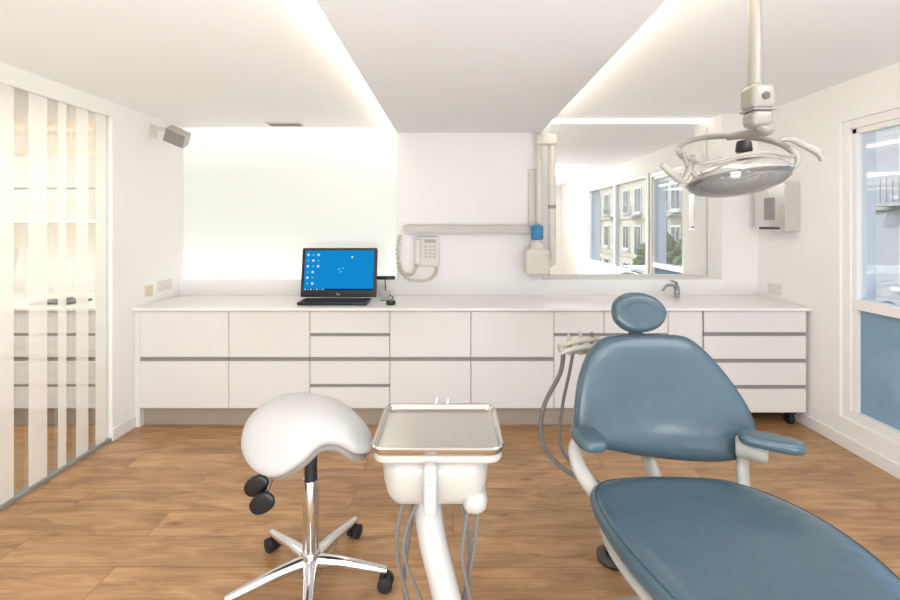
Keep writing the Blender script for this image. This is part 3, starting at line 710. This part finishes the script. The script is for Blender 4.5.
# ------------------------------------------------------------ outside
st('ground_street',(XR+.3,45,-45,40,-4.2,-4.0),asphalt,'grey street surface outside','street')
def wmesh():
    bm=bmesh.new()
    add_box(bm,(-.06,.02,-.62,.62,-.95,.95),0,0); 
    for y in (-.29,.29): add_box(bm,(-.075,-.055,y-.24,y+.24,-.85,.85),0,1)
    add_box(bm,(-.22,.0,-.75,.75,-1.08,-.96),0,0)
    me=bpy.data.meshes.new('facade_window'); bm.to_mesh(me); bm.free(); me.materials.append(offwhite); me.materials.append(darkpane); return me
WM=wmesh()
def bld(y0,y1,top,mat,label):
    b=thing('building',(15,(y0+y1)/2,-4),label,'building')
    boxes('facade',[(14,18,y0,y1,-4,top),(13.7,18.2,y0,y1,top,top+.3)]+[(13.85,14,y0,y1,z,z+.2) for z in (-1.0,2.0) ],mat,parent=b,smooth=False)
    n=int((y1-y0)/2.3); 
    for k,z in enumerate((.55,3.4,-2.4)):
        if z+1.2>top: continue
        for i in range(n):
            o=bpy.data.objects.new('window',WM); COL.objects.link(o); o.parent=b
            o.location=Vector((13.97,y0+1.2+i*2.3,z))-W[b.name]
    for i in range(0,n,2):
        yy=y0+1.2+i*2.3
        boxes('balcony',[(13.2,14,yy-.9,yy+.9,2.1,2.2),(13.2,13.24,yy-.9,yy+.9,2.95,3.0)]+[(13.2,13.23,yy-.88+j*.2,yy-.85+j*.2,2.2,2.95) for j in range(9)],stone2,parent=b,smooth=False)
bld(3,27,4.9,stone,'pale stone apartment building across the street')
bld(-21,2.5,5.5,stone2,'grey rendered apartment building across the street')
bld(-36,-21.5,5.0,ochre,'warm beige rendered apartment building across the street')
def tree(x,y,h):
    t=thing('street_tree',(x,y,-4),'leafy green street tree outside','tree')
    tube('trunk',[(x,y,-4),(x+.1,y,-2.5),(x,y+.1,h-1)],[.16,.12,.07],bark,parent=t)
    bm=bmesh.new()
    for i in range(26):
        c=Vector((x+random.gauss(0,.6),y+random.gauss(0,.7),h+random.gauss(0,.5)))
        s=bmesh.new(); bmesh.ops.create_icosphere(s,subdivisions=2,radius=random.uniform(.2,.42))
        for v_ in s.verts: v_.co=v_.co*random.uniform(.75,1.25)+c
        merge(bm,s)
    finish('foliage',bm,leafm,parent=t,smooth=False)
tree(9,9.6,-.9); tree(9,-9,-.3); tree(9.5,-13,-.2)

# ------------------------------------------------------------ lighting
w=bpy.data.worlds.new('sky'); scene.world=w; w.use_nodes=True
nt=w.node_tree; N=nt.nodes; bg=N['Background']
sk=N.new('ShaderNodeTexSky'); sk.sky_type='NISHITA'; sk.sun_disc=False; sk.sun_elevation=math.radians(40); sk.sun_rotation=math.radians(270)
nt.links.new(sk.outputs[0],bg.inputs['Color']); bg.inputs['Strength'].default_value=.65
def light(name,typ,loc,rot,e,col,size=None,sy_=None,label=None):
    l=bpy.data.lights.new(name,typ); l.energy=e; l.color=col
    if typ=='AREA': l.shape='RECTANGLE'; l.size=size; l.size_y=sy_ or size
    o=bpy.data.objects.new(name,l); o.location=loc; o.rotation_euler=rot; COL.objects.link(o)
    return o
sun=light('sun','SUN',(0,0,20),(math.radians(20),math.radians(-50),0),3.0,(1,.95,.88))
light('ceiling_lamp','AREA',(0.1,-1.2,2.32),(0,0,0),42,(.97,.985,1),1.2,1.6)
light('ceiling_lamp','AREA',(-1.5,.3,2.375),(0,0,0),20,(.97,.985,1),1.0,1.6)
light('ceiling_lamp','AREA',(1.7,.3,2.49),(0,0,0),32,(.96,.98,1),1.0,1.6)
light('ceiling_lamp','AREA',(-3.7,2.6,2.375),(0,0,0),50,(1,.94,.84),1.2,1.2)
light('unseen_ceiling_fill','AREA',(0.0,-1.0,.3),(math.radians(180-28),0,0),175,(.88,.945,1),3.6,1.4)  # added fill with no fixture, unseen behind the camera, brightens the ceilings

# ------------------------------------------------------------ camera
cam=bpy.data.cameras.new('camera'); cam.lens=18; cam.sensor_width=36; cam.shift_x=-.0033; cam.shift_y=-.0833; cam.clip_start=.05
co=bpy.data.objects.new('camera',cam); co.location=(0,0,1.52); co.rotation_euler=(math.radians(90),0,0); COL.objects.link(co)
scene.camera=co
scene.view_settings.view_transform='Standard'
scene.view_settings.look='None'
scene.view_settings.exposure=-0.22
